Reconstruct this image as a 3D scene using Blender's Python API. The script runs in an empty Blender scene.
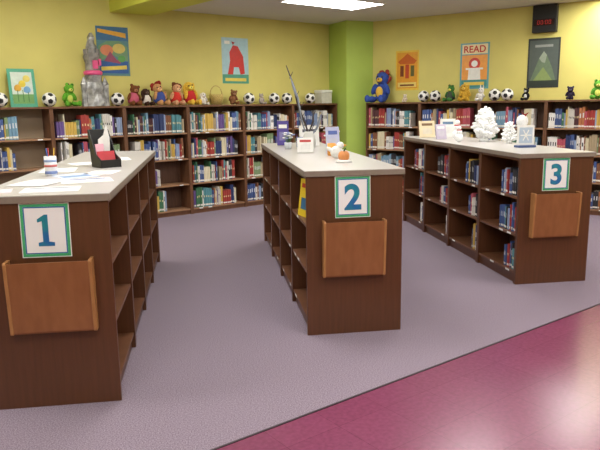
import bpy, bmesh, math, random
from mathutils import Vector, Matrix
R = random.Random(7)
sc = bpy.context.scene
sc.view_settings.view_transform = 'Standard'
COL = sc.collection

# ---------------------------------------------------------------- materials
def lin(c):
    o = []
    for v in c:
        v /= 255.0
        o.append(v/12.92 if v <= .04045 else ((v+.055)/1.055)**2.4)
    return (o[0], o[1], o[2], 1)
MC = {}
def pmat(name, rgb, rough=.55, amt=.08, scale=12, stretch=(1,1,1), bump=0, metal=0, rgb2=None, spec=.5, detail=3, trans=0):
    if name in MC: return MC[name]
    m = bpy.data.materials.new(name); m.use_nodes = True
    nt = m.node_tree; b = nt.nodes['Principled BSDF']
    b.inputs['Roughness'].default_value = rough
    b.inputs['Metallic'].default_value = metal
    b.inputs['Specular IOR Level'].default_value = spec
    if trans: b.inputs['Transmission Weight'].default_value = trans
    tc = nt.nodes.new('ShaderNodeTexCoord'); mp = nt.nodes.new('ShaderNodeMapping')
    mp.inputs['Scale'].default_value = stretch
    nz = nt.nodes.new('ShaderNodeTexNoise'); nz.inputs['Scale'].default_value = scale; nz.inputs['Detail'].default_value = detail
    cr = nt.nodes.new('ShaderNodeValToRGB')
    c = lin(rgb)
    if rgb2: c2 = lin(rgb2); c1 = c
    else:
        c1 = tuple(min(1, v*(1+amt)) for v in c[:3])+(1,); c2 = tuple(v*(1-amt) for v in c[:3])+(1,)
    cr.color_ramp.elements[0].position = .35; cr.color_ramp.elements[1].position = .65
    cr.color_ramp.elements[0].color = c2; cr.color_ramp.elements[1].color = c1
    L = nt.links
    L.new(tc.outputs['Object'], mp.inputs[0]); L.new(mp.outputs[0], nz.inputs['Vector'])
    L.new(nz.outputs[0], cr.inputs[0]); L.new(cr.outputs[0], b.inputs['Base Color'])
    if bump:
        bp = nt.nodes.new('ShaderNodeBump'); bp.inputs['Strength'].default_value = bump; bp.inputs['Distance'].default_value = .004
        L.new(nz.outputs[0], bp.inputs['Height']); L.new(bp.outputs[0], b.inputs['Normal'])
    MC[name] = m
    return m
def flat(rgb, rough=.5): return pmat('paint_%d_%d_%d' % rgb, rgb, rough, amt=.05, scale=20)

WALL = pmat('yellow_wall_paint', (216,206,118), .7, .03, 3)
GREEN = pmat('green_column_paint', (178,204,94), .6, .03, 3)
LIME = pmat('lime_beam_paint', (208,214,82), .6, .03, 3)
CEIL = pmat('ceiling_tile', (208,206,200), .85, .03, 60)
WOOD = pmat('dark_wood_vertical', (98,60,38), .36, scale=5, stretch=(9,9,.6), rgb2=(89,54,33), detail=4)
WOODH = pmat('dark_wood_shelf', (116,76,52), .42, scale=7, stretch=(1,1,6), rgb2=(102,66,44), detail=4)
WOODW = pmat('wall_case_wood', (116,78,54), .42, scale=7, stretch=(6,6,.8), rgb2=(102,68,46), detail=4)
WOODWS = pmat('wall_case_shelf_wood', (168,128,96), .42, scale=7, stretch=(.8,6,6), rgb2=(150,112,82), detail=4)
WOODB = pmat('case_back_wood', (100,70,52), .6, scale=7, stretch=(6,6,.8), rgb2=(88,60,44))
PALEB = pmat('pale_case_back', (160,142,118), .7, .04, 5)
POCK = pmat('pocket_front_wood', (152,98,60), .38, scale=6, stretch=(3,3,1), rgb2=(140,88,52), detail=5)
POCKS = pmat('pocket_side_wood', (180,128,78), .4, scale=10, stretch=(5,5,1), rgb2=(164,114,68))
TOP = pmat('worktop_laminate', (188,184,180), .3, .04, 90)
TOPE = pmat('worktop_edge', (140,128,116), .4, .05, 30)
WHITE = flat((235,235,232)); CREAM = flat((226,216,190)); BLACK = flat((22,22,24)); PAPER = pmat('paper_white', (250,250,250), .8, .01, 8)
PAGE = pmat('book_pages', (206,196,172), .8, .06, 60)

# ---------------------------------------------------------------- mesh builder
class MB:
    def __init__(s): s.v=[]; s.f=[]; s.m=[]; s.mats=[]; s.smooth=[]
    def mi(s, m):
        if m not in s.mats: s.mats.append(m)
        return s.mats.index(m)
    def add(s, vs, fs, m, sm=False):
        o=len(s.v); s.v += [tuple(v) for v in vs]; k=s.mi(m)
        for f in fs: s.f.append([o+i for i in f]); s.m.append(k); s.smooth.append(sm)
    def box(s,x0,x1,y0,y1,z0,z1,m,M=None):
        vs=[(x0,y0,z0),(x1,y0,z0),(x1,y1,z0),(x0,y1,z0),(x0,y0,z1),(x1,y0,z1),(x1,y1,z1),(x0,y1,z1)]
        if M: vs=[M@Vector(v) for v in vs]
        s.add(vs,[(3,2,1,0),(4,5,6,7),(0,1,5,4),(1,2,6,5),(2,3,7,6),(3,0,4,7)],m)
    def prism(s,poly,axis,a0,a1,m):
        def P(p,a):
            if axis=='z': return (p[0],p[1],a)
            if axis=='x': return (a,p[0],p[1])
            return (p[0],a,p[1])
        n=len(poly); vs=[P(p,a0) for p in poly]+[P(p,a1) for p in poly]
        fs=[list(range(n))[::-1], list(range(n,2*n))]+[(i,(i+1)%n,n+(i+1)%n,n+i) for i in range(n)]
        s.add(vs,fs,m)
    def lathe(s,prof,m,n=20,c=(0,0,0),sm=True):
        vs=[];fs=[]
        for r,z in prof:
            for i in range(n):
                a=2*math.pi*i/n; vs.append((c[0]+r*math.cos(a),c[1]+r*math.sin(a),c[2]+z))
        for j in range(len(prof)-1):
            for i in range(n):
                fs.append((j*n+i,j*n+(i+1)%n,(j+1)*n+(i+1)%n,(j+1)*n+i))
        fs.append(list(range(n))[::-1]); fs.append([ (len(prof)-1)*n+i for i in range(n)])
        s.add(vs,fs,m,sm)
    def ell(s,c,r,m,n=12,k=8,M=None):
        vs=[];fs=[]
        for j in range(1,k):
            t=math.pi*j/k
            for i in range(n):
                a=2*math.pi*i/n
                v=Vector((r[0]*math.sin(t)*math.cos(a),r[1]*math.sin(t)*math.sin(a),r[2]*math.cos(t)))
                if M: v=M@v
                vs.append((c[0]+v.x,c[1]+v.y,c[2]+v.z))
        a=Vector((0,0,r[2])); b=Vector((0,0,-r[2]))
        if M: a=M@a;b=M@b
        vs.append(tuple(Vector(c)+a)); vs.append(tuple(Vector(c)+b)); T=len(vs)-2
        for j in range(k-2):
            for i in range(n): fs.append((j*n+i,(j+1)*n+i,(j+1)*n+(i+1)%n,j*n+(i+1)%n))
        for i in range(n):
            fs.append((T,i,(i+1)%n)); fs.append((T+1,(k-2)*n+(i+1)%n,(k-2)*n+i))
        s.add(vs,fs,m,True)
    def tube(s,pts,rads,m,n=6):
        vs=[];fs=[]
        for q,(p,r) in enumerate(zip(pts,rads)):
            p=Vector(p)
            d=(Vector(pts[min(q+1,len(pts)-1)])-Vector(pts[max(q-1,0)])).normalized()
            u=d.orthogonal().normalized(); w=d.cross(u)
            for i in range(n):
                a=2*math.pi*i/n; vs.append(tuple(p+u*(r*math.cos(a))+w*(r*math.sin(a))))
        for j in range(len(pts)-1):
            for i in range(n): fs.append((j*n+i,j*n+(i+1)%n,(j+1)*n+(i+1)%n,(j+1)*n+i))
        fs.append(list(range(n))[::-1]); fs.append([(len(pts)-1)*n+i for i in range(n)])
        s.add(vs,fs,m,True)
    def mesh(s,name):
        me=bpy.data.meshes.new(name); me.from_pydata(s.v,[],s.f)
        for m in s.mats: me.materials.append(m)
        me.polygons.foreach_set('material_index',s.m); me.polygons.foreach_set('use_smooth',s.smooth)
        me.update(); return me
def obj(name,me,parent=None,loc=(0,0,0),rot=0,label=None,cat=None,group=None,bevel=0,kind=None,rotv=None):
    if isinstance(me,MB): me=me.mesh(name)
    o=bpy.data.objects.new(name,me); COL.objects.link(o)
    o.location=loc; o.rotation_euler=rotv if rotv else (0,0,rot)
    if parent: o.parent=parent
    if label: o['label']=label
    if cat: o['category']=cat
    if group: o['group']=group
    if kind: o['kind']=kind
    if bevel:
        b=o.modifiers.new('bevel','BEVEL'); b.width=bevel; b.segments=2; b.limit_method='ANGLE'
    return o
def box1(x0,x1,y0,y1,z0,z1,m):
    b=MB(); b.box(x0,x1,y0,y1,z0,z1,m); return b

# ---------------------------------------------------------------- camera
H=1.5; th=math.atan(120/640); yaw=math.atan(95/651); roll=math.radians(.8)
u=Vector((math.sin(yaw),math.cos(yaw),0)); r=Vector((math.cos(yaw),-math.sin(yaw),0))
fw=u*math.cos(th)+Vector((0,0,-math.sin(th))); up=u*math.sin(th)+Vector((0,0,math.cos(th)))
r2=r*math.cos(roll)-up*math.sin(roll); up2=up*math.cos(roll)+r*math.sin(roll)
cam=bpy.data.cameras.new('camera'); co=bpy.data.objects.new('camera',cam); COL.objects.link(co)
M=Matrix.Identity(4)
for i in range(3):
    M[i][0]=r2[i]; M[i][1]=up2[i]; M[i][2]=-fw[i]
M[2][3]=H
co.matrix_world=M; cam.lens=38.4; cam.sensor_width=36; sc.camera=co
CP=Vector((0,0,H))
def proj(p):
    d=Vector(p)-CP; z=d.dot(fw)
    return 300+640*d.dot(r2)/z, 225-640*d.dot(up2)/z, z

# ---------------------------------------------------------------- room
A=math.radians(31); dL=Vector((math.cos(A),math.sin(A),0)); nLb=Vector((-math.sin(A),math.cos(A),0))
B=math.radians(-44); dR=Vector((math.cos(B),math.sin(B),0)); nRb=Vector((-math.sin(B),math.cos(B),0))
AT=math.radians(28.8); nT=Vector((-math.sin(AT),math.cos(AT),0))
C=Vector((2.237,10.909,0)); WR=C+dR*7; WL=dL*-1.6+nLb*8.199
POLY=[C,WR,Vector((6.5,-3.2,0)),Vector((-5,-3.2,0)),WL]
def clip(poly,n,d):   # keep n.p >= d
    out=[]
    for i in range(len(poly)):
        a=poly[i]; b=poly[(i+1)%len(poly)]; da=n.dot(a)-d; db=n.dot(b)-d
        if da>=0: out.append(a)
        if (da>=0)!=(db>=0): out.append(a.lerp(b,da/(da-db)))
    return out
def slab(name,poly,z0,z1,m,label):
    b=MB(); b.prism([(p.x,p.y) for p in poly][::-1],'z',z0,z1,m)
    return obj(name,b,kind='structure',label=label)
CARP=pmat('carpet_lavender',(158,145,158),.95,scale=150,rgb2=(120,107,121),bump=.5,detail=2,spec=.1)
def tilemat():
    m=bpy.data.materials.new('maroon_vinyl_tile'); m.use_nodes=True; nt=m.node_tree; b=nt.nodes['Principled BSDF']; L=nt.links
    b.inputs['Roughness'].default_value=.25; b.inputs['Specular IOR Level'].default_value=.5
    tc=nt.nodes.new('ShaderNodeTexCoord'); mp=nt.nodes.new('ShaderNodeMapping'); mp.inputs['Rotation'].default_value=(0,0,-AT)
    br=nt.nodes.new('ShaderNodeTexBrick'); br.offset=0; br.inputs['Scale'].default_value=1; br.inputs['Brick Width'].default_value=.305; br.inputs['Row Height'].default_value=.305
    br.inputs['Mortar Size'].default_value=.0013; br.inputs['Color1'].default_value=lin((129,64,94)); br.inputs['Color2'].default_value=lin((125,61,91)); br.inputs['Mortar'].default_value=lin((102,46,72))
    nz=nt.nodes.new('ShaderNodeTexNoise'); nz.inputs['Scale'].default_value=45; nz.inputs['Detail'].default_value=6
    cr=nt.nodes.new('ShaderNodeValToRGB'); cr.color_ramp.elements[0].position=.35; cr.color_ramp.elements[1].position=.72
    cr.color_ramp.elements[0].color=(.88,.88,.88,1); cr.color_ramp.elements[1].color=(1.14,1.14,1.14,1)
    mx=nt.nodes.new('ShaderNodeMix'); mx.data_type='RGBA'; mx.blend_type='MULTIPLY'; mx.inputs[0].default_value=1
    L.new(tc.outputs['Object'],mp.inputs[0]); L.new(mp.outputs[0],br.inputs['Vector']); L.new(mp.outputs[0],nz.inputs['Vector'])
    L.new(nz.outputs[0],cr.inputs[0]); L.new(br.outputs[0],mx.inputs[6]); L.new(cr.outputs[0],mx.inputs[7]); L.new(mx.outputs[2],b.inputs['Base Color'])
    return m
YB=2.322
slab('floor',clip(POLY,nT,YB+.006),-.1,0,CARP,'lavender grey low-pile carpet')
slab('floor.001',clip(POLY,-nT,-(YB-.006)),-.1,0,tilemat(),'glossy maroon vinyl tile floor')
tp=clip(clip(POLY,nT,YB-.006),-nT,-(YB+.006))
slab('trim_1',tp,-.1,.003,pmat('dark_trim',(50,36,44),.6),'dark metal strip between carpet and tile')
slab('ceiling',clip(POLY,dL,4.18),2.8,2.9,CEIL,'off-white ceiling')
slab('ceiling.001',clip(POLY,-dL,-3.59),3.1,3.2,CEIL,'raised off-white ceiling')
slab('trim_2',clip(clip(POLY,dL,3.59),-dL,-4.18),2.71,3.2,LIME,'lime green painted ceiling beam')
def wall(name,p,q,z1=3.2,m=WALL):
    d=(q-p).normalized(); n=Vector((-d.y,d.x,0))
    b=MB(); a=[p-d*.0,q,q+n*.12,p+n*.12]
    b.prism([(v.x,v.y) for v in a],'z',-.1,z1,m)
    return obj(name,b,kind='structure',label='painted yellow library wall')
wall('wall_right',POLY[0],POLY[1]); wall('wall_east',POLY[1],POLY[2]); wall('wall_south',POLY[2],POLY[3]); wall('wall_west',POLY[3],POLY[4]); wall('wall_left',POLY[4],POLY[0])
b=MB(); b.prism([(2.11,10.825),(2.286,10.28),(2.75,10.405),(2.237,10.90)],'z',0,2.8,GREEN)
obj('wall_column',b,kind='structure',label='green painted corner column')

# ---------------------------------------------------------------- ceiling lights
EM=bpy.data.materials.new('fluorescent_diffuser'); EM.use_nodes=True
nt=EM.node_tree; nt.nodes.remove(nt.nodes['Principled BSDF']); e=nt.nodes.new('ShaderNodeEmission'); e.inputs[0].default_value=(1,.975,.93,1); e.inputs[1].default_value=19.5
nt.links.new(e.outputs[0],nt.nodes['Material Output'].inputs[0])
def troffer(xl,yl,z):
    p=dL*xl+nLb*yl
    t=obj('ceiling_light',None,loc=(p.x,p.y,z),rot=A,label='recessed fluorescent ceiling light panel with white frame',cat='ceiling light',group='ceiling light panels')
    f=MB(); w,h=.64,.32
    f.box(-w,w,-h,-h+.02,-.015,0,WHITE); f.box(-w,w,h-.02,h,-.015,0,WHITE); f.box(-w,-w+.02,-h+.02,h-.02,-.015,0,WHITE); f.box(w-.02,w,-h+.02,h-.02,-.015,0,WHITE)
    obj('frame',f,t)
    obj('diffuser',box1(-w+.02,w-.02,-h+.02,h-.02,-.012,-.002,EM),t)
for x,y,z in [(5.85,6.4,2.8),(8.1,3.9,2.8),(5.6,3.9,2.8),(5.6,1.4,2.8),(2.4,6.4,3.1),(2.4,3.9,3.1),(2.4,1.4,3.1),(-.4,6.4,3.1),(-.4,3.9,3.1),(-.4,1.4,3.1),(2.4,-1.2,3.1),(5.6,-1.2,2.8),(-.4,-1.2,3.1)]:
    troffer(x,y,z)

# ---------------------------------------------------------------- wall bookcases
UW=.93; UD=.28; WZ=[.08,.435,.79,1.145]; WH=1.52
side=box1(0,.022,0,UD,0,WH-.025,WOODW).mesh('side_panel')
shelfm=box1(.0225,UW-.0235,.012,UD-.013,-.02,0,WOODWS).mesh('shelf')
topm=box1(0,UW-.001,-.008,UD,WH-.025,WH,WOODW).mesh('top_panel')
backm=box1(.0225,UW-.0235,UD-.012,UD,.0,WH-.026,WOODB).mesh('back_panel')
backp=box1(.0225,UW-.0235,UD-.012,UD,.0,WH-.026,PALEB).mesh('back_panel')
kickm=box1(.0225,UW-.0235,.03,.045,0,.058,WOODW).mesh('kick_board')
tagm=box1(-.03,.03,-.0015,0,-.018,-.002,WHITE).mesh('shelf_label')
def wall_unit(org,ang,label,pale=False):
    t=obj('wall_bookcase',None,loc=org,rot=ang,label=label,cat='bookcase',group='bookcases along the yellow walls')
    obj('side_panel',side,t); obj('side_panel',side,t,(UW-.023,0,0))
    for z in WZ:
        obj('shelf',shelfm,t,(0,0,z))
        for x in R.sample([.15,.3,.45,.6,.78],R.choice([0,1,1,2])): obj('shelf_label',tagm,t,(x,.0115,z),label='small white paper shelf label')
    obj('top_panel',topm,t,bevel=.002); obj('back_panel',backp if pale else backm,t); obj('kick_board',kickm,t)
    return t
QL=Vector((-.715,8.785,0)); SR=Vector((2.55,10.19,0))
LU=[-2.2,-1.27,-.34,.59,1.52,2.45]; RU=[.04,.97,1.90,2.83,3.76]
for s in LU: wall_unit(QL+dL*s,A,'half-empty brown wooden bookcase with pale back panel' if s<-2 else 'brown wooden four-shelf bookcase against yellow wall, filled with books',s<-2)
for s in RU: wall_unit(SR+dR*s,B,'brown wooden four-shelf bookcase beside green column, filled with books')

# ---------------------------------------------------------------- islands
IW=.635; IL=.7625; IZ=[.10,.42,.73]; IH=1.09
isl={1:(-1.117,3.235),2:(.622,4.0),3:(2.515,4.87)}
i_side=box1(0.004,IW-.004,0,.024,0,1.053,WOOD).mesh('side_panel')
i_shl=box1(.012,IW/2-.007,.0245,IL-.0255,-.02,0,WOODH).mesh('shelf')
i_bk=box1(IW/2-.006,IW/2+.006,.0245,IL-.0255,0,1.053,WOODB).mesh('back_panel')
i_kick=box1(.03,.042,.0245,IL-.0255,0,.078,WOOD).mesh('kick_board')
i_rail=box1(.008,IW/2-.007,.0245,IL-.0255,1.03,1.053,WOOD).mesh('top_rail')
i_end=box1(0,IW,-.022,-.0005,0,1.053,WOOD).mesh('end_panel')
i_tag=box1(-.0015,0,-.035,.035,-.018,-.002,WHITE).mesh('shelf_label')
for k,(x0,y0) in isl.items():
    for i in range(4):
        t=obj('low_bookcase',None,loc=(x0,y0+i*IL,0),label='dark brown double-sided low bookcase section under a pale worktop',cat='bookcase',group='low bookcase sections in row %s'%['one','two','three'][k-1])
        obj('side_panel',i_side,t); obj('side_panel',i_side,t,(0,IL-.025,0))
        obj('back_panel',i_bk,t)
        for dx in (0,IW/2): 
            for z in IZ: obj('shelf',i_shl,t,(dx if dx==0 else IW/2-.005,0,z))
            obj('top_rail',i_rail,t,(dx if dx==0 else IW/2-.001,0,0))
        obj('kick_board',i_kick,t); obj('kick_board',i_kick,t,(IW-.072,0,0))
        for z in IZ:
            for yy in R.sample([.15,.3,.45,.6],R.choice([1,1,2])):
                obj('shelf_label',i_tag,t,(.0118,yy,z),label='small white paper shelf label')
        if i==0: obj('end_panel',i_end,t,bevel=.002)
        if i==3: obj('end_panel',i_end,t,(0,IL+.0215,0),bevel=.002)
    b=MB(); e0=.010
    b.box(-e0,IW+e0,-.034,4*IL+.034,1.0535,1.086,TOPE); b.box(-e0+.001,IW+e0-.001,-.033,4*IL+.033,1.086,IH,TOP)
    obj('worktop',b,loc=(x0,y0,0),label='pale grey laminate worktop over low bookcases',cat='worktop',group='worktops on the low bookcases')

def pocket(x,y,z=.40):
    t=obj('book_pocket',None,loc=(x,y,z),label='shallow tan-brown wooden pocket box on bookcase end',cat='book holder',group='wooden pockets on bookcase ends')
    w=.206
    prof=[(0,0),(-.046,0),(-.050,.006),(-.072,.358),(-.069,.368),(-.062,.370),(0,.370)]
    for xs in (-w,w-.016):
        b=MB(); b.prism(prof,'x',xs,xs+.016,POCKS); obj('side_panel',b,t,label='lighter wood side rail',bevel=.0015)
    b=MB(); b.prism([(-.040,.010),(-.0475,.010),(-.0690,.364),(-.0610,.364)],'x',-w+.0165,w-.0165,POCK); obj('front_panel',b,t)
    b=box1(-w+.0165,w-.0165,-.039,0,.0,.0095,POCK); obj('bottom_panel',b,t)
    b=box1(-w+.0165,w-.0165,-.008,0,.0125,.35,WOOD); obj('back_panel',b,t)
def text_mesh(s,size,m,ext=.0006,off=0):
    c=bpy.data.curves.new('t','FONT'); c.body=s; c.size=size; c.extrude=ext; c.offset=off; c.align_x='CENTER'; c.align_y='CENTER'
    o=bpy.data.objects.new('t',c); COL.objects.link(o); bpy.context.view_layer.update()
    me=bpy.data.meshes.new_from_object(o.evaluated_get(bpy.context.evaluated_depsgraph_get()))
    bpy.data.objects.remove(o); me.materials.clear(); me.materials.append(m)
    xs=[v.co.x for v in me.vertices]; ys=[v.co.y for v in me.vertices]; cx=(min(xs)+max(xs))/2; cy=(min(ys)+max(ys))/2
    for v in me.vertices: v.co.x-=cx; v.co.y-=cy
    return me
SG=flat((72,180,120)); SB=flat((52,112,176)); DG=pmat('numeral_ink',(34,108,176),.5,scale=9,rgb2=(36,146,150))
def sign(x,y,n,tilt=0,z=.9165):
    w,h=.116,.134
    b=MB(); b.box(-w,w,-.002,0,-h,h,PAPER)
    def fr(i,t,d,m):
        a=w-i;c=h-i
        b.box(-a,a,-d,-.0018,c-t,c,m); b.box(-a,a,-d,-.0018,-c,-c+t,m); b.box(-a,-a+t,-d,-.0018,-c+t,c-t,m); b.box(a-t,a,-d,-.0018,-c+t,c-t,m)
    fr(.004,.013,.0026,SG); fr(.0175,.0055,.0026,SB)
    o=obj('number_sign',b,loc=(x,y,z),rotv=(0,tilt,0),label='white card sign with green and blue border and number %s'%n,cat='sign',group='number signs on bookcase ends')
    if n=='1':
        q=MB(); vs=[(-.036,-.078),(.04,-.078),(.04,-.06),(.014,-.056),(.014,.078),(-.002,.078),(-.036,.056),(-.036,.04),(-.014,.046),(-.014,-.056),(-.036,-.06)]
        q.add([(a,c,.0006) for a,c in vs],[[0,1,2,3,9,10],[3,4,5,8,9],[5,6,7,8]],DG); me=q.mesh('numeral')
    else: me=text_mesh(n,.225,DG,.0006,.007)
    obj('numeral',me,o,(0,-.003,0),rotv=(math.pi/2,0,0))
pocket(-.775,3.235-.0215,.405); pocket(.928,4-.0215,.40); pocket(2.82,4.87-.0215,.40)
sign(-.785,3.235-.0222,'1',.008); sign(.925,4-.0222,'2',-.008); sign(2.825,4.87-.0222,'3',0)

# ---------------------------------------------------------------- posters
def poster(org,ang,w,h,shapes,label,txt=None,bg=(200,200,200)):
    b=MB(); b.box(-w/2,w/2,-.003,0,-h/2,h/2,flat(bg,.35))
    d=.0034
    for k,(kind,a,col) in enumerate(shapes):
        dd=d+.0004*k; m=flat(col,.35)
        if kind=='r': x0,z0,x1,z1=a; pl=[(x0,z0),(x1,z0),(x1,z1),(x0,z1)]
        elif kind=='e': cx,cz,rx,rz=a; pl=[(cx+rx*math.cos(i*math.pi/10),cz+rz*math.sin(i*math.pi/10)) for i in range(20)]
        else: pl=a
        pl=[((p[0]-.5)*w,(p[1]-.5)*h) for p in pl]
        vs=[(p[0],-dd,p[1]) for p in pl]; b.add(vs,[list(range(len(vs)))],m)
    o=obj('poster',b,loc=org,rot=ang,label=label,cat='poster')
    for (s,size,px,pz,col) in (txt or []):
        obj('lettering',text_mesh(s,size,flat(col),.0004,.002),o,(px*w,-.008,pz*h),rotv=(math.pi/2,0,0))
    return o
def WLp(s,z,off=.002):
    v=QL+dL*s
    v=v+nLb*(8.199-off-nLb.dot(v)); return (v.x,v.y,z)
def WRp(s,z,off=.002):
    v=SR+dR*s; v=v+nRb*(nRb.dot(C)-off-nRb.dot(v)); return (v.x,v.y,z)
poster(WLp(-.31,2.22),A,.44,.62,[('r',(0,.72,1,1),(60,110,150)),('p',[(.05,.95),(.05,.88),(.92,.78),(.92,.88)],(226,170,60)),('r',(.05,.05,.95,.3),(40,90,160)),('p',[(.05,.3),(.5,.42),(.95,.3),(.95,.6),(.7,.72),(.3,.7),(.05,.6)],(110,150,110)),('e',(.3,.52,.2,.11),(214,130,90)),('e',(.68,.56,.2,.1),(210,190,100)),('p',[(.2,.3),(.4,.5),(.6,.32),(.8,.42),(.7,.25)],(150,70,100)),('e',(.75,.35,.12,.07),(90,160,80)),('p',[(.1,.1),(.9,.14),(.9,.22),(.1,.18)],(225,205,90))],'colourful blue and orange illustrated poster with curled corners',bg=(86,134,140))
poster(WLp(1.595,2.16),A,.47,.66,[('r',(0,0,1,.2),(80,156,130)),('p',[(.2,.2),(.3,.5),(.28,.68),(.42,.84),(.6,.82),(.8,.6),(.85,.22),(.68,.2),(.62,.36),(.44,.36),(.4,.2)],(205,44,40)),('p',[(.42,.84),(.36,.92),(.5,.9)],(170,30,30)),('p',[(.1,.05),(.9,.05),(.9,.12),(.1,.12)],(225,205,90)),('r',(.1,.86,.3,.93),(240,240,230))],'pale blue poster with a large red shape and green base',bg=(170,206,214))
poster(WRp(.61,2.01),B,.40,.61,[('r',(.06,.05,.94,.95),(226,160,50)),('p',[(.1,.72),(.5,.92),(.9,.74),(.8,.66),(.2,.66)],(196,96,30)),('r',(.2,.35,.35,.62),(120,60,30)),('r',(.42,.3,.58,.65),(190,70,40)),('r',(.65,.35,.8,.62),(100,96,50)),('r',(.1,.08,.9,.2),(236,210,120)),('r',(.2,.11,.8,.15),(120,60,30))],'orange and yellow poster with brown figure shapes',bg=(232,196,70))
poster(WRp(1.70,2.03),B,.44,.66,[('r',(.06,.04,.94,.74),(236,160,70)),('r',(.06,.76,.94,.97),(236,222,170)),('r',(.06,.04,.94,.2),(60,140,140)),('p',[(.28,.2),(.3,.42),(.7,.42),(.72,.2)],(236,236,230)),('e',(.5,.55,.2,.13),(206,60,50)),('e',(.5,.55,.11,.07),(240,240,236)),('r',(.2,.42,.8,.46),(240,240,236)),('r',(.15,.08,.85,.15),(226,200,90))],'teal-edged reading poster with red word over abstract shapes',txt=[('READ',.135,0,.365,(200,44,40))],bg=(96,160,170))
poster(WRp(2.685,2.025),B,.43,.67,[('r',(.05,.04,.95,.96),(84,94,90)),('p',[(.1,.15),(.36,.6),(.5,.74),(.6,.66),(.78,.4),(.9,.15)],(106,126,100)),('p',[(.36,.6),(.5,.74),(.6,.66),(.55,.5),(.45,.52)],(150,162,144)),('p',[(.2,.15),(.5,.42),(.8,.15)],(136,156,96)),('r',(.05,.04,.95,.15),(44,56,50)),('r',(.22,.82,.78,.87),(150,156,150))],'dark grey-green poster with a pale mountain peak',bg=(52,58,56))
# led box
t=obj('wall_display',None,loc=WRp(2.69,2.62),rot=B,label='black electronic wall display box with dim red digits',cat='display')
obj('housing',box1(-.16,.16,-.09,0,-.19,.17,BLACK),t,bevel=.006)
obj('screen',box1(-.135,.135,-.094,-.0905,-.10,-.02,pmat('dark_screen',(30,8,10),.2)),t)
RE=bpy.data.materials.new('red_led'); RE.use_nodes=True; RE.node_tree.nodes['Principled BSDF'].inputs['Base Color'].default_value=(.3,.02,.02,1); RE.node_tree.nodes['Principled BSDF'].inputs['Emission Color'].default_value=(1,.05,.04,1); RE.node_tree.nodes['Principled BSDF'].inputs['Emission Strength'].default_value=.3
b=MB()
for x in (-.075,-.03,.03,.075):
    for (a0,a1,c0,c1) in [(-.013,.013,.022,.026),(-.013,.013,-.026,-.022),(.010,.014,-.022,.022),(-.014,-.010,-.022,.022)]:
        b.box(x+a0,x+a1,-.096,-.0945,c0-.06,c1-.06,RE)
b.box(-.003,.003,-.096,-.0945,-.05,-.044,RE); b.box(-.003,.003,-.096,-.0945,-.076,-.07,RE)
obj('led_digits',b,t,label='dim red lit digits')

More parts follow.
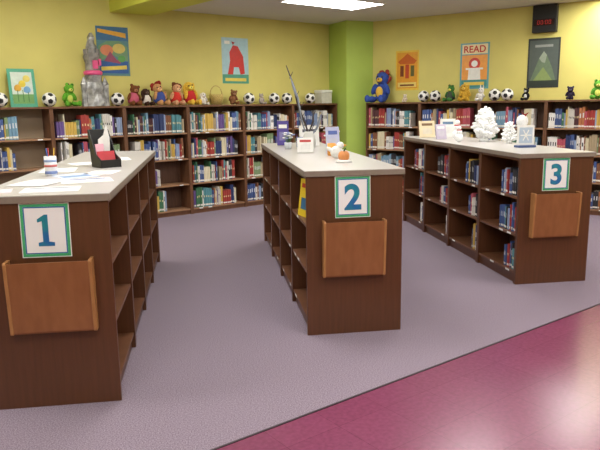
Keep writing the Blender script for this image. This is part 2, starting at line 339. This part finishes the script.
# ---------------------------------------------------------------- plush toys and shelf decorations
def LP(s,back=.14): v=QL+dL*s+nLb*back; return (v.x,v.y,WH+.0005)
def RP(s,back=.14): v=SR+dR*s+nRb*back; return (v.x,v.y,WH+.0005)
def plush(loc,ang,h,col,label,name='plush_toy',ears='round',shirt=None,hair=None,face=None,cat='plush toy',wob=.25,lean=0,arm=.4,spread=0):
    k=h/.30; m=pmat('plush_%d_%d_%d'%col,col,.95,amt=.18,scale=60,bump=.4,spec=.1)
    t=obj(name,None,loc=loc,rot=ang+R.uniform(-wob,wob),label=label,cat=cat)
    Ln=Matrix.Rotation(lean,3,'Y'); hc=Ln@Vector((0,-.005,.125))+Vector((0,0,.08))
    def hp(x,y,z): # head-relative point
        v=Ln@Vector((x,y+.005,z-.205)); return (hc.x+v.x,hc.y+v.y,hc.z+v.z)
    b=MB()
    b.ell((hc.x*.3,.01,.085),(.062,.056,.085),m); b.ell(tuple(hc),(.06,.054,.055),m)
    b.ell((hc.x*.6,0,.155),(.035,.035,.03),m)
    for sx in (-1,1):
        b.ell((sx*.064+hc.x*.3,-.02,.115),(.022,.025,.052),m,M=Matrix.Rotation(-sx*arm,3,'Y'))
        b.ell((sx*(.044+spread*.3),-.07,.028),(.027,.06,.0275),m,M=Matrix.Rotation(sx*spread*4,3,'Z'))
        b.ell((sx*(.047+spread),-.12,.034),(.026,.021,.033),m)
        if ears=='round': b.ell(hp(sx*.048,0,.25),(.022,.013,.022),m)
        elif ears=='long': b.ell(hp(sx*.062,0,.19),(.016,.016,.05),m)
        elif ears=='frog': b.ell(hp(sx*.032,-.02,.255),(.022,.022,.022),m)
        elif ears=='up': b.ell(hp(sx*.028,0,.275),(.013,.01,.045),m)
    for i,v in enumerate(b.v): b.v[i]=(v[0]*k,v[1]*k,v[2]*k)
    o=obj('body',b,t); rm=o.modifiers.new('remesh','REMESH'); rm.mode='VOXEL'; rm.voxel_size=.007*k; rm.use_smooth_shade=True
    f=MB()
    mz=flat(face if face else tuple(min(255,int(c*1.15+30)) for c in col),.9)
    f.ell(hp(0,-.054,.192),(.028,.016,.02),mz)
    if face: f.ell((hc.x*.3,-.04,.09),(.036,.014,.045),mz)
    for i,v in enumerate(f.v): f.v[i]=tuple(c*k for c in v)
    obj('muzzle',f,t)
    for sx in (-1,1):
        p=hp(sx*.022,(-.054 if ears!='frog' else -.042),(.22 if ears!='frog' else .26))
        f=MB(); f.ell(tuple(c*k for c in p),(.008*k,)*3,BLACK,8,6); obj('eye',f,t)
    f=MB(); f.ell(tuple(c*k for c in hp(0,-.07,.198)),(.008*k,.005*k,.006*k),BLACK,8,6); obj('nose',f,t)
    if shirt:
        f=MB(); f.lathe([(.064*k,.03*k),(.074*k,.06*k),(.072*k,.11*k),(.05*k,.155*k),(.038*k,.165*k)],flat(shirt,.9),14,(hc.x*.35*k,.008*k,0)); obj('shirt',f,t,label='coloured knitted shirt')
    if hair:
        f=MB(); hm=flat(hair,.95)
        for i in range(30):
            a=R.uniform(-.5,math.pi+.5); rr=R.uniform(.03,.062)
            p=hp(rr*math.cos(a),.012+rr*.5*abs(math.sin(a)),R.uniform(.18,.266))
            f.ell(tuple(c*k for c in p),(.02*k,)*3,hm,6,5)
        obj('hair',f,t,label='fluffy yarn hair')
    return t
ico=bmesh.new(); bmesh.ops.create_icosphere(ico,subdivisions=1,radius=1); P12=[v.co.normalized() for v in ico.verts]; ico.free()
BR=.085
bm=bmesh.new(); bmesh.ops.create_icosphere(bm,subdivisions=4,radius=BR)
for f in bm.faces:
    c=f.calc_center_median().normalized(); f.smooth=True
    f.material_index=1 if max(c.dot(p) for p in P12)>.935 else 0
ballm=bpy.data.meshes.new('ball'); bm.to_mesh(ballm); bm.free(); ballm.materials.append(WHITE); ballm.materials.append(BLACK)
def ball(loc):
    obj('ball',ballm,loc=(loc[0],loc[1],loc[2]+BR),rotv=(R.uniform(0,3),R.uniform(0,3),R.uniform(0,3)),label='small black and white patterned ball on bookcase top',cat='ball',group='balls on the bookcase tops')
for s in (-1.80,-1.24,-.37,1.70,2.17,2.42,2.90): ball(LP(s,.12))
for s in (.98,1.17,2.08,2.26): ball(RP(s,.12))
plush(LP(-1.0),A,.31,(96,160,50),'green frog plush toy sitting on bookcase top',ears='frog',face=(190,200,90),lean=.1,spread=.03)
plush(LP(-.15),A,.31,(120,74,44),'brown plush bear with pink shirt on bookcase top',shirt=(190,90,110),wob=.1,lean=.25)
plush(LP(.05),A,.26,(70,50,40),'dark brown plush toy in white shirt on bookcase top',shirt=(220,210,200),ears='long',wob=.1,lean=-.15)
plush(LP(.255),A,.34,(200,150,100),'tan rag doll with red hair on bookcase top',shirt=(60,80,150),hair=(150,40,30),ears='none',wob=.1,lean=-.3,arm=.2)
plush(LP(.48),A,.33,(210,160,120),'rag doll with brown hair and red shirt on bookcase top',shirt=(200,50,40),hair=(110,60,30),ears='none',wob=.1,lean=.2)
plush(LP(.72),A,.37,(224,184,70),'yellow plush toy in red shirt on bookcase top',shirt=(190,40,40),ears='long',wob=.1,lean=-.2,arm=.2)
plush(LP(.92),A,.2,(226,220,206),'small cream plush lamb on bookcase top',ears='long',wob=.1)
plush(LP(1.42),A,.24,(130,90,60),'brown plush bear sitting on bookcase top',lean=.2,spread=.02)
plush(LP(1.94),A,.18,(170,160,150),'small grey plush toy between patterned balls')
plush(RP(.25,.115),B,.55,(60,84,160),'large plain blue plush rag doll with auburn yarn hair',hair=(150,56,44),face=(222,180,70),ears='none',cat='doll',name='rag_doll',wob=.05,lean=.12,spread=.02)
plush(RP(1.40),B,.27,(70,120,60),'green plush toy with yellow face on bookcase top',ears='frog',shirt=(60,70,60),face=(210,200,90),lean=.15)
plush(RP(1.64),B,.29,(200,160,60),'yellow and brown plush dog on bookcase top',ears='long',lean=-.2,spread=.02)
plush(RP(1.86),B,.22,(225,222,215),'white plush rabbit sitting on bookcase top',ears='up',lean=.15)
plush(RP(2.52),B,.19,(40,40,42),'black and white plush toy on bookcase top',face=(230,230,230))
plush(RP(3.10),B,.20,(50,44,60),'small dark plush bear on bookcase top')
plush(RP(3.44),B,.28,(96,160,60),'green frog plush toy on bookcase top',ears='frog',face=(220,220,110),spread=.03)
plush(RP(.66),B,.14,(215,200,180),'tiny cream plush toy beside large doll')
# standing display card with teal border
v=LP(-1.52,.16)
t=obj('display_card',None,loc=v,rot=A,label='teal bordered display card with yellow flower picture',cat='card')
b=MB(); Mt=Matrix.Rotation(-.12,4,'X')
b.box(-.155,.155,0,.006,.0,.45,flat((80,166,134)),Mt); b.box(-.12,.12,-.002,0,.04,.41,flat((206,220,206)),Mt)
b.box(-.12,.12,-.003,-.002,.04,.15,flat((110,160,90)),Mt)
for (cx,cz,cc) in ((0,.27,(228,204,70)),(-.055,.22,(220,170,60)),(.055,.33,(230,214,110)),(.05,.20,(120,170,210))):
    b.ell(tuple(Mt@Vector((cx,-.004,cz))),(.042,.004,.045),flat(cc),12,6)
for xx in (-.06,0,.06): b.box(xx-.004,xx+.004,-.0045,-.003,.06,.2,flat((70,120,60)),Mt)
obj('panel',b,t); obj('easel_leg',box1(-.02,.02,.045,.05,.0,.3,flat((90,80,70))),t)
# tall crumpled grey castle craft
v=LP(-.665)
FOIL=pmat('crumpled_foil',(160,160,158),.4,scale=14,amt=.4,bump=.8,metal=.4); PK=flat((220,84,136)); GR2=pmat('grey_card',(138,134,128),.7,scale=20,amt=.25)
def rough_lathe(b,prof,m,n,j):
    st=len(b.v); b.lathe(prof,m,n,sm=False)
    for i in range(st,len(b.v)):
        x,y,z=b.v[i]
        if z>.01: b.v[i]=(x+R.uniform(-j,j),y+R.uniform(-j,j),z+R.uniform(-j,j)*.6)
t=obj('craft_castle',None,loc=v,rot=A,label='tall crumpled grey foil craft castle with pink details',cat='craft model')
b=MB(); rough_lathe(b,[(.14,0),(.14,.06),(.12,.14),(.125,.22),(.10,.30),(.105,.37),(.095,.40)],FOIL,12,.012); obj('lower_tower',b,t)
b=MB(); rough_lathe(b,[(.085,.39),(.09,.46),(.08,.54),(.10,.60),(.10,.65),(.08,.655)],GR2,11,.008)
for i in range(7):
    a=i*2*math.pi/7; b.box(-.018,.018,-.01,.01,.64,.70,GR2,Matrix.Translation((.088*math.cos(a),.088*math.sin(a),0))@Matrix.Rotation(a+math.pi/2,4,'Z'))
obj('upper_tower',b,t)
b=MB(); rough_lathe(b,[(.06,.65),(.07,.72),(.05,.78),(.045,.84),(.012,.90)],FOIL,8,.008); obj('turret',b,t)
b=MB(); b.lathe([(.11,.385),(.115,.40),(.115,.425),(.09,.44)],PK,14); b.box(-.03,.03,-.105,-.08,.46,.56,PK); b.box(.05,.08,-.09,-.07,.50,.58,PK); obj('trim',b,t,label='pink bands and windows')
for sx in (-1,1):
    b=MB(); rough_lathe(b,[(.045,0),(.04,.15),(.042,.25),(.05,.27),(.005,.36)],FOIL,8,.006); obj('side_turret',b,t,(sx*.135,-.03,0))
# baskets
def basket(loc,ang,col,label,k=1):
    t=obj('basket',None,loc=loc,rot=ang,label=label,cat='basket')
    m=pmat('wicker_%d'%col[0],col,.8,amt=.3,scale=60,stretch=(1,1,3),bump=.6)
    b=MB(); b.lathe([(.07*k,0),(.095*k,.1*k),(.1*k,.14*k),(.092*k,.14*k),(.085*k,.1*k),(.06*k,.01*k)],m,16); obj('bowl',b,t)
    b=MB(); b.tube([(.095*k*math.cos(a),0,.135*k+.12*k*math.sin(a)) for a in [i*math.pi/10 for i in range(11)]],[.007*k]*11,m); obj('handle',b,t)
basket(LP(1.14),A,(190,166,96),'yellow-brown wicker basket with handle on bookcase top',1.05)
t=obj('gift_box',None,loc=LP(3.2),rot=A,label='pale box with loose lid near green column',cat='box')
obj('body',box1(-.11,.11,-.09,.09,0,.17,flat((206,204,190))),t,bevel=.004); obj('lid',box1(-.117,.117,-.097,.097,.1705,.215,flat((226,226,220))),t,bevel=.004)
def standing_book(loc,ang,w,h,col,label,lean=-.2,col2=(235,235,230)):
    b=MB(); Mt=Matrix.Rotation(lean,4,'X'); m=flat(col,.35)
    b.box(-w/2,w/2,0,.003,0,h,m,Mt); b.box(-w/2,w/2,.015,.018,0,h,m,Mt); b.box(-w/2,-w/2+.003,.003,.015,0,h,m,Mt); b.box(-w/2+.003,w/2-.005,.003,.015,.004,h-.004,PAGE,Mt)
    b.box(-w*.35,w*.35,-.001,0,h*.7,h*.85,flat(col2),Mt); b.box(-w*.3,w*.3,-.001,0,h*.2,h*.55,flat(tuple(int(c*.6+80) for c in col)),Mt)
    mn=min(v[2] for v in b.v)
    b.v=[(v[0],v[1],v[2]-mn) for v in b.v]
    return obj('display_book',b,loc=loc,rot=ang,label=label,cat='book')

# ---------------------------------------------------------------- island top objects
Z=IH+.0006
def paper(x,y,w,h,a,label,k=0,col=(240,240,240),prints=()):
    b=MB(); b.box(-w/2,w/2,-h/2,h/2,0,.0012,flat(col,.8))
    for (x0,y0,x1,y1,c) in prints: b.add([(x0*w,y0*h,.0016),(x1*w,y0*h,.0016),(x1*w,y1*h,.0016),(x0*w,y1*h,.0016)],[(0,1,2,3)],flat(c))
    obj('paper_sheet',b,loc=(x,y,Z+k*.002),rot=a,label=label,cat='paper')
paper(-.79,3.42,.28,.21,.1,'white printed form lying on worktop',0,prints=((-.4,.2,.4,.35,(120,130,150)),(-.4,-.1,.3,-.02,(150,150,160)),(-.4,-.35,.35,-.28,(150,150,160))))
paper(-.93,3.74,.22,.28,-.3,'white paper sheet lying on worktop',1,prints=((-.35,.2,.35,.3,(90,110,150)),(-.35,-.2,.3,-.1,(160,160,165))))
paper(-.68,3.80,.28,.22,.25,'white paper sheet with blue heading on worktop',0,prints=((-.4,.2,.4,.38,(70,90,150)),))
paper(-.80,4.08,.22,.28,.5,'pale blue printed paper sheet on worktop',0,(206,216,232),prints=((-.4,-.3,.4,.1,(120,150,190)),))
paper(-.98,4.50,.22,.28,.1,'white paper sheet near far papers',0)
paper(-.66,4.25,.18,.22,-.2,'small white paper slip on worktop',0)
paper(-.86,5.00,.28,.22,.5,'white loose paper sheet on worktop',0)
paper(-.72,5.35,.22,.28,.2,'white loose paper sheet by far end of worktop',0)
paper(-1.03,3.40,.1,.16,.2,'pale pink note slip on worktop',0,(232,210,216))
def mug(x,y,col,label,h=.11,r=.038,name='cup',cat='cup',bands=None):
    t=obj(name,None,loc=(x,y,Z),label=label,cat=cat)
    b=MB(); b.lathe([(r*.85,0),(r,.01),(r,h),(r*.9,h),(r*.88,.012)],flat(col),18)
    for z0,z1,c in (bands or []): b.lathe([(r+.0008,z0),(r+.0008,z1)],flat(c),18)
    obj('body',b,t)
    if not bands:
        b=MB(); b.tube([(r+.03*math.sin(a)-.004,0,h*.5-.035*math.cos(a)) for a in [i*math.pi/8 for i in range(9)]],[.005]*9,flat(col)); obj('handle',b,t)
    return t
t=mug(-.95,4.15,(226,226,228),'red white and blue patterned pencil cup on worktop',.12,.037,'pencil_cup','pencil cup',bands=[(.012,.03,(120,140,190)),(.055,.068,(200,100,96)),(.085,.10,(150,170,206))])
for i,c in enumerate([(210,170,50),(180,50,50),(60,90,160)]):
    b=MB(); a=i*2.1; b.tube([(.01*math.cos(a),.01*math.sin(a),.015),(.028*math.cos(a),.028*math.sin(a),.17)],[.0035,.0035],flat(c)); obj('pencil',b,loc=(-.95,4.15,Z),label='pencil standing in patterned cup',cat='pencil')
# slanted black holder with leaflet
t=obj('desk_organizer',None,loc=(-.69,4.66,Z),rot=.55,label='slanted black holder with white leaflet and pink slips',cat='desk organizer')
pr=[(-.08,0),(.08,0),(.12,.26),(.105,.26),(.0,.09),(-.08,.055)]
b=MB(); b.prism(pr,'x',-.075,-.067,BLACK); b.prism(pr,'x',.067,.075,BLACK)
b.box(-.067,.067,-.078,.08,0,.006,BLACK)
b.prism([(.072,.006),(.08,.006),(.12,.26),(.112,.26)],'x',-.067,.067,BLACK); b.box(-.067,.067,-.08,-.074,0,.055,BLACK); obj('tray',b,t,bevel=.002)
b=MB(); b.prism([(-.03,.008),(-.024,.008),(.01,.11),(.004,.11)],'x',-.063,.063,flat((186,50,60))); obj('red_divider',b,t,label='red divider panel')
b=MB(); b.prism([(.0,.008),(.006,.008),(.04,.16),(.034,.16)],'x',-.06,.0,flat((226,170,186))); obj('pink_slips',b,t,label='pink paper slips')
b=MB()
b.prism([(-.03,.008),(.05,.008),(.055,.20),(.035,.30),(.01,.22),(-.03,.19)],'y',.046,.050,WHITE)
obj('leaflet',b,t,label='pointed white paper leaflet')

# island 2
t=obj('branch_vase',None,loc=(.95,5.86,Z),label='white ceramic jar holding dark branches and feathers',cat='vase')
b=MB(); b.lathe([(.04,0),(.06,.03),(.065,.09),(.045,.15),(.04,.17),(.035,.17),(.04,.14),(.05,.05)],flat((205,205,200)),18); obj('jar',b,t)
DK=flat((60,50,48)); GB=flat((130,138,150))
for i,(dx,dy,hh,m) in enumerate([(-.20,.0,.76,DK),(-.13,.05,.56,DK),(-.17,-.04,.66,GB),(.05,.02,.36,DK),(.11,-.03,.30,GB),(-.08,.06,.44,DK)]):
    b=MB(); w1=R.uniform(-.02,.02); b.tube([(0,0,.06),(dx*.3+w1,dy*.3,hh*.4),(dx*.65-w1*.5,dy*.7,hh*.72),(dx,dy,hh)],[.006,.007,.009,.004],m,6)
    if m is GB: b.ell((dx*.8,dy*.8,hh*.84),(.012,.005,.08),m,8,6,Matrix.Rotation(-.3 if dx<0 else .3,3,'Y'))
    else:
        for q in (.5,.85): b.tube([(dx*q,dy*q,hh*q),(dx*q+.03,dy*q,hh*q+.06)],[.005,.002],m,5)
    obj('branch',b,t,label='dark twig' if m is DK else 'grey-blue feather')
def flowers(x,y,k,cols,label):
    t=obj('artificial_flowers',None,loc=(x,y,Z),label=label,cat='flowers')
    b=MB(); b.lathe([(.03*k,0),(.04*k,.01),(.045*k,.08*k),(.04*k,.08*k),(.035*k,.02)],flat((190,196,200)),14); obj('pot',b,t)
    b=MB(); c2=MB()
    for i in range(16):
        a=i*2.4; q=.02+.05*((i*7)%9)/9*k; z=(.13+.07*((i*5)%7)/7)*k
        c2.tube([(0,0,.05*k),(q*math.cos(a),q*math.sin(a),z)],[.003,.002],flat((80,120,70)),5)
        for j in range(5):
            e=j*1.256; b.ell((q*math.cos(a)+.012*k*math.cos(e),q*math.sin(a)+.012*k*math.sin(e),z),(.011*k,.011*k,.008*k),flat(cols[i%len(cols)]),6,5)
    obj('blossoms',b,t); obj('stems',c2,t)
flowers(1.14,5.78,1.0,[(238,238,236),(226,200,206)],'small pot of white and pink artificial flowers')
flowers(.78,6.05,.8,[(236,236,230),(150,160,200)],'small pot of white and blue artificial flowers')
standing_book((.80,6.62,Z),-.15,.12,.25,(84,70,150),'purple book standing upright on worktop',-.12)
standing_book((1.04,6.35,Z),.1,.2,.2,(230,230,226),'white card booklet standing on worktop',-.2,(90,90,100))
standing_book((1.10,5.45,Z),.2,.12,.22,(190,196,226),'pale blue picture book standing on worktop',-.15,(90,110,180))
standing_book((.86,5.50,Z),-.1,.14,.13,(224,224,220),'white folded card standing on worktop',-.25,(180,60,60))
mug(1.02,5.15,(220,150,60),'orange cup on worktop',.10,.035)
mug(.92,6.22,(70,110,160),'blue cup on worktop',.10,.035)
t=obj('pumpkin_figurine',None,loc=(.985,4.52,Z),label='small orange pumpkin figurine with white base on worktop',cat='figurine')
b=MB()
for i in range(8):
    a=i*math.pi/4; b.ell((.018*math.cos(a),.018*math.sin(a),.045),(.024,.024,.036),flat((214,140,80)),8,6)
obj('pumpkin',b,t); b=MB(); b.lathe([(.055,0),(.06,.008),(.04,.018)],WHITE,16); obj('base',b,t)
b=MB(); b.tube([(0,0,.075),(.006,0,.09),(.015,0,.10)],[.007,.005,.004],flat((70,100,50))); obj('stem',b,t)
t=obj('ceramic_figurine',None,loc=(1.0,4.85,Z),label='white and blue ceramic bird figurine on worktop',cat='figurine')
b=MB(); m=flat((226,226,222)); b.ell((0,0,.05),(.05,.035,.048),m); b.ell((.03,0,.10),(.028,.026,.028),m); b.ell((-.05,0,.07),(.035,.014,.016),m,M=Matrix.Rotation(.5,3,'Y')); obj('body',b,t)
b=MB(); b.lathe([(.01,0),(.001,.025)],flat((220,150,50)),8); obj('beak',b,t,(.056,0,.1),rotv=(0,math.pi/2,0))

# island 3
SNOW=pmat('snowy_flock',(240,242,242),.9,.08,80,bump=.6,spec=.1)
def tree(x,y,h,wd=.36,n=110):
    t=obj('snowy_tree',None,loc=(x,y,Z),label='small fluffy white flocked tree on worktop',cat='decorative tree',group='white flocked trees')
    b=MB(); b.lathe([(h*.14,0),(h*.15,.01),(h*.1,.03),(.012,.05),(.008,h*.85)],SNOW,12); obj('trunk',b,t)
    b=MB()
    for i in range(n):
        f=(i/n)**.9; z=h*(.14+.72*f); a=i*2.399; q=h*wd*(1-f*.6)*R.uniform(.5,1.15); el=R.uniform(.0,.14)*h
        c,s=math.cos(a),math.sin(a)
        b.tube([(0,0,z-.01),(q*.55*c,q*.55*s,z+el*.4),(q*c,q*s,z+el)],[h*.06,h*.08,h*.03],SNOW,6)
        b.ell((q*.8*c,q*.8*s,z+el*.7),(h*.055,)*3,SNOW,6,5)
    b.tube([(0,0,h*.8),(0.005,0,h)],[h*.08,h*.03],SNOW,6)
    obj('branches',b,t)
tree(2.95,6.52,.37,.46,130); tree(3.03,6.12,.22,.45,70)
def snowman(x,y,h):
    t=obj('snow_figurine',None,loc=(x,y,Z),label='small white snowman figurine on worktop',cat='figurine',group='snowman figurines')
    b=MB(); b.ell((0,0,h*.28),(h*.26,h*.26,h*.28),SNOW); b.ell((0,0,h*.62),(h*.19,h*.19,h*.2),SNOW); b.ell((0,0,h*.88),(h*.13,h*.13,h*.14),SNOW); obj('body',b,t)
    b=MB(); b.lathe([(h*.15,h*.70),(h*.17,h*.74),(h*.14,h*.78)],flat((180,60,60)),14); obj('scarf',b,t,label='red scarf')
snowman(2.78,6.85,.22); snowman(2.66,6.50,.17)
standing_book((2.68,7.52,Z),.1,.2,.2,(222,206,170),'cream greeting card standing on worktop',-.2,(120,90,60))
standing_book((2.91,7.45,Z),-.2,.18,.22,(226,226,220),'white greeting card standing on worktop',-.2,(90,120,150))
standing_book((2.70,7.1,Z),.3,.14,.17,(190,180,200),'lilac greeting card standing on worktop',-.2)
t=obj('card_stand',None,loc=(2.90,5.53,Z),rot=.05,label='white square winter card in blue stand on worktop',cat='card')
obj('stand',box1(-.09,.09,-.04,.04,0,.02,flat((70,90,140))),t,bevel=.003)
b=MB(); b.box(-.085,.085,-.004,.004,.0205,.20,WHITE); b.box(-.065,.065,-.006,-.004,.04,.18,flat((180,196,214))); obj('card',b,t)
b=MB()
for i in range(3): b.box(-.055,.055,-.0085,-.0062,-.005,.005,WHITE,Matrix.Translation((0,0,.11))@Matrix.Rotation(i*math.pi/3,4,'Y'))
obj('snowflake',b,t,label='white snowflake ornament')
t=obj('winter_ornament',None,loc=(2.97,5.74,Z),label='round white ornament with red ribbon on worktop',cat='ornament')
b=MB(); b.lathe([(.05,0),(.05,.01),(.02,.02),(.02,.17)],WHITE,14); obj('base',b,t); b=MB(); b.ell((0,0,.23),(.055,.05,.06),SNOW); obj('body',b,t)
b=MB(); b.tube([(.0,-.05,.29),(-.03,-.052,.31),(0,-.052,.28),(.03,-.052,.31),(0,-.05,.29)],[.006]*5,flat((190,40,40))); obj('ribbon',b,t,label='red ribbon')

# ---------------------------------------------------------------- books
PAL0=[(206,202,192),(62,88,150),(44,60,110),(170,52,46),(106,150,180),(216,206,170),(60,116,80),(48,48,54),(210,172,70),(134,82,54),(184,108,60),(106,80,146),(76,140,150),(228,226,220),(140,160,196),(186,74,92),(58,82,140),(170,150,116),(90,50,56),(120,146,100)]
PAL=[]
for c in PAL0:
    g=sum(c)/3; PAL.append(tuple(min(255,int((g+(v-g)*.85)*1.04)) for v in c))
LAB=flat((228,226,218)); TITLES=[flat((220,206,156)),flat((210,212,214)),flat((34,34,42))]
bmats=[pmat('book_cover_%02d'%i,c,.45,.06,20) for i,c in enumerate(PAL)]
def add_book(b,i,f):
    m=bmats[i]; tt=TITLES[i%3] if i not in (0,5,13,17) else TITLES[2]
    def bx(x0,x1,y0,y1,z0,z1,m):
        vs=[f(p) for p in [(x0,y0,z0),(x1,y0,z0),(x1,y1,z0),(x0,y1,z0),(x0,y0,z1),(x1,y0,z1),(x1,y1,z1),(x0,y1,z1)]]
        b.add(vs,[(3,2,1,0),(4,5,6,7),(0,1,5,4),(1,2,6,5),(2,3,7,6),(3,0,4,7)],m)
    bx(-.5,-.42,.02,1,0,1,m); bx(.42,.5,.02,1,0,1,m)
    bx(-.42,.42,.04,.97,.015,.98,PAGE)
    tz=[.6,.72,.8][i%3]
    bands=[(0,.06,m),(.06,.15,LAB),(.15,.5,m),(.5,tz,tt),(tz,1,m)]
    prof=[(-.5,.02),(-.22,.0),(.22,.0),(.5,.02)]
    for z0,z1,mm in bands:
        vs=[]
        for z in (z0,z1):
            for x,y in prof: vs.append(f((x,y,z)))
        if mm is tt:
            b.add(vs,[(0,1,5,4),(2,3,7,6)],m); b.add(vs,[(1,2,6,5)],tt if i%3!=2 else m)
        else:
            b.add(vs,[(0,1,5,4),(1,2,6,5),(2,3,7,6)],mm)
bmesh_lib=[]
for i in range(len(PAL)):
    b=MB(); add_book(b,i,lambda p:p); bmesh_lib.append(b.mesh('book'))
books=[]
def row(org,ang,x0,x1,z,hmax,front,group,label,hlo=.20,hhi=.305,tlo=.012,thi=.036,pal=None):
    c,s=math.cos(ang),math.sin(ang); x=x0; bias=R.uniform(.88,1.0); run=0
    pal=pal or (list(range(len(PAL)))+[0,13,5,14])
    while True:
        if run<=0: run=R.choice([1,1,1,2,3,4]); pc=R.choice(pal); t0=tlo+(thi-tlo)*R.random()**1.5; hcur=R.uniform(hlo,hhi)
        run-=1; t=t0*R.uniform(.9,1.1)
        if x+t>x1: break
        hh=min(hmax,hcur*R.uniform(.97,1.03)*bias); d=R.uniform(.15,.19); fy=front+R.uniform(0,.02)
        lx=x+t/2
        books.append(dict(loc=(org[0]+c*lx-s*fy,org[1]+s*lx+c*fy,z+.0006),rot=ang,sc=(t,d,hh),i=pc,group=group,label=label))
        x+=t+.0012
        if R.random()<.015: x+=R.uniform(.02,.06)
FL=[ [[(0,.2)],[(0,.3)],[(0,.56)],[(.0,.6)]],
     [[(0,.9)],[(0,.5),(.6,.9)],[(.08,.25),(.32,.97)],[(.04,1)]],
     [[(.32,.6)],[(.3,.52)],[(.12,.97)],[(.02,1)]],
     [[(.03,.85)],[(.03,.85)],[(.02,.92)],[(.01,1)]],
     [[(.01,.7)],[(.01,.85)],[(.01,.92)],[(.01,.97)]],
     [[(.01,.85)],[(.01,.9)],[(.01,.93)],[(.01,.97)]] ]
for ui,s in enumerate(LU):
    o=QL+dL*s
    for ri,z in enumerate(WZ):
        for a,b_ in FL[ui][ri]:
            row(o,A,.026+a*.875,.026+b_*.875,z,.31,.02,'library books on the wall shelves','hardback library book upright on wall shelf with spine label')
for ui,s in enumerate(RU):
    o=SR+dR*s
    for ri,z in enumerate(WZ):
        e=R.uniform(.82,.98)
        row(o,B,.026+.01,.026+e*.875,z,.31,.02,'library books on the wall shelves','hardback library book upright on wall shelf with spine label')
IPAL=[1,2,3,4,13,14,16,0,15,12,8,3,1,16,7]
def island_row(k,bay,tier,y0,y1):
    x,yy=isl[k]; yb=yy+bay*IL+.027
    row(Vector((x,yb+y1*.71,0)),-math.pi/2,0,(y1-y0)*.71,IZ[tier],.26,.03,'library books in the low bookcases','hardback library book upright in low bookcase',.18,.255,.010,.028,IPAL)
SP={0:(.36,.5,.5),1:(.25,.42,.55),2:(.15,.45,.55),3:(.3,.35,.6)}
for bay in range(4):
    for tier in range(3):
        if SP[bay][tier]>0: island_row(3,bay,tier,.0,SP[bay][tier])
island_row(2,2,2,.1,.4); island_row(2,3,1,.1,.35); island_row(2,1,1,.0,.2)
b=MB(); Mt=Matrix.Rotation(-.12,4,'X'); m=flat((230,200,40))
b.box(-.10,.10,0,.003,0,.26,m,Mt); b.box(-.10,.10,.012,.015,0,.26,m,Mt); b.box(-.098,.095,.003,.012,.004,.256,PAGE,Mt); b.box(-.06,.06,-.001,0,.05,.13,flat((60,110,150)),Mt); b.box(-.07,.07,-.001,0,.20,.23,flat((190,50,40)),Mt)
mn=min(v[2] for v in b.v); b.v=[(v[0],v[1],v[2]-mn) for v in b.v]
obj('display_book',b,loc=(.66,4.36,IZ[2]+.0006),rot=-math.pi/2+.25,label='yellow picture book facing out on low shelf',cat='book')

bpy.context.view_layer.update(); dg=bpy.context.evaluated_depsgraph_get()
for q in books:
    q['vis']=0
    c,s=math.cos(q['rot']),math.sin(q['rot']); L=Vector(q['loc'])
    for zz in (.3,.6,.9):
        p=L+Vector((s*.012,-c*.012,q['sc'][2]*zz)); px,py,dz=proj(p)
        if not(0<=px<600 and 0<=py<450): continue
        d=p-CP; hit=sc.ray_cast(dg,CP,d.normalized(),distance=d.length-.005)
        if not hit[0]: q['vis']+=1
    q['size']=q['vis']*q['sc'][0]*q['sc'][2]/(Vector(q['loc'])-CP).length**2
    nrm=Vector((s,-c,0)); dv=(CP-L); dv.z=0; q['size']*=max(.05,nrm.dot(dv.normalized()))
books.sort(key=lambda q:-q['size'])
ind=books[:300]; rest=books[300:]
for q in ind:
    obj('book',bmesh_lib[q['i']],loc=q['loc'],rot=q['rot'],label=q['label'],cat='book',group=q['group']).scale=q['sc']
b=MB()
for q in rest:
    Mq=Matrix.Translation(q['loc'])@Matrix.Rotation(q['rot'],4,'Z')@Matrix.Diagonal((*q['sc'],1))
    add_book(b,q['i'],lambda p:tuple(Mq@Vector(p)))
obj('shelved_books',b,kind='stuff',label='rows of smaller library books filling the shelves',cat='books')

w=bpy.data.worlds.new('world'); sc.world=w; w.use_nodes=True; w.node_tree.nodes['Background'].inputs[0].default_value=(.5,.5,.5,1); w.node_tree.nodes['Background'].inputs[1].default_value=.2
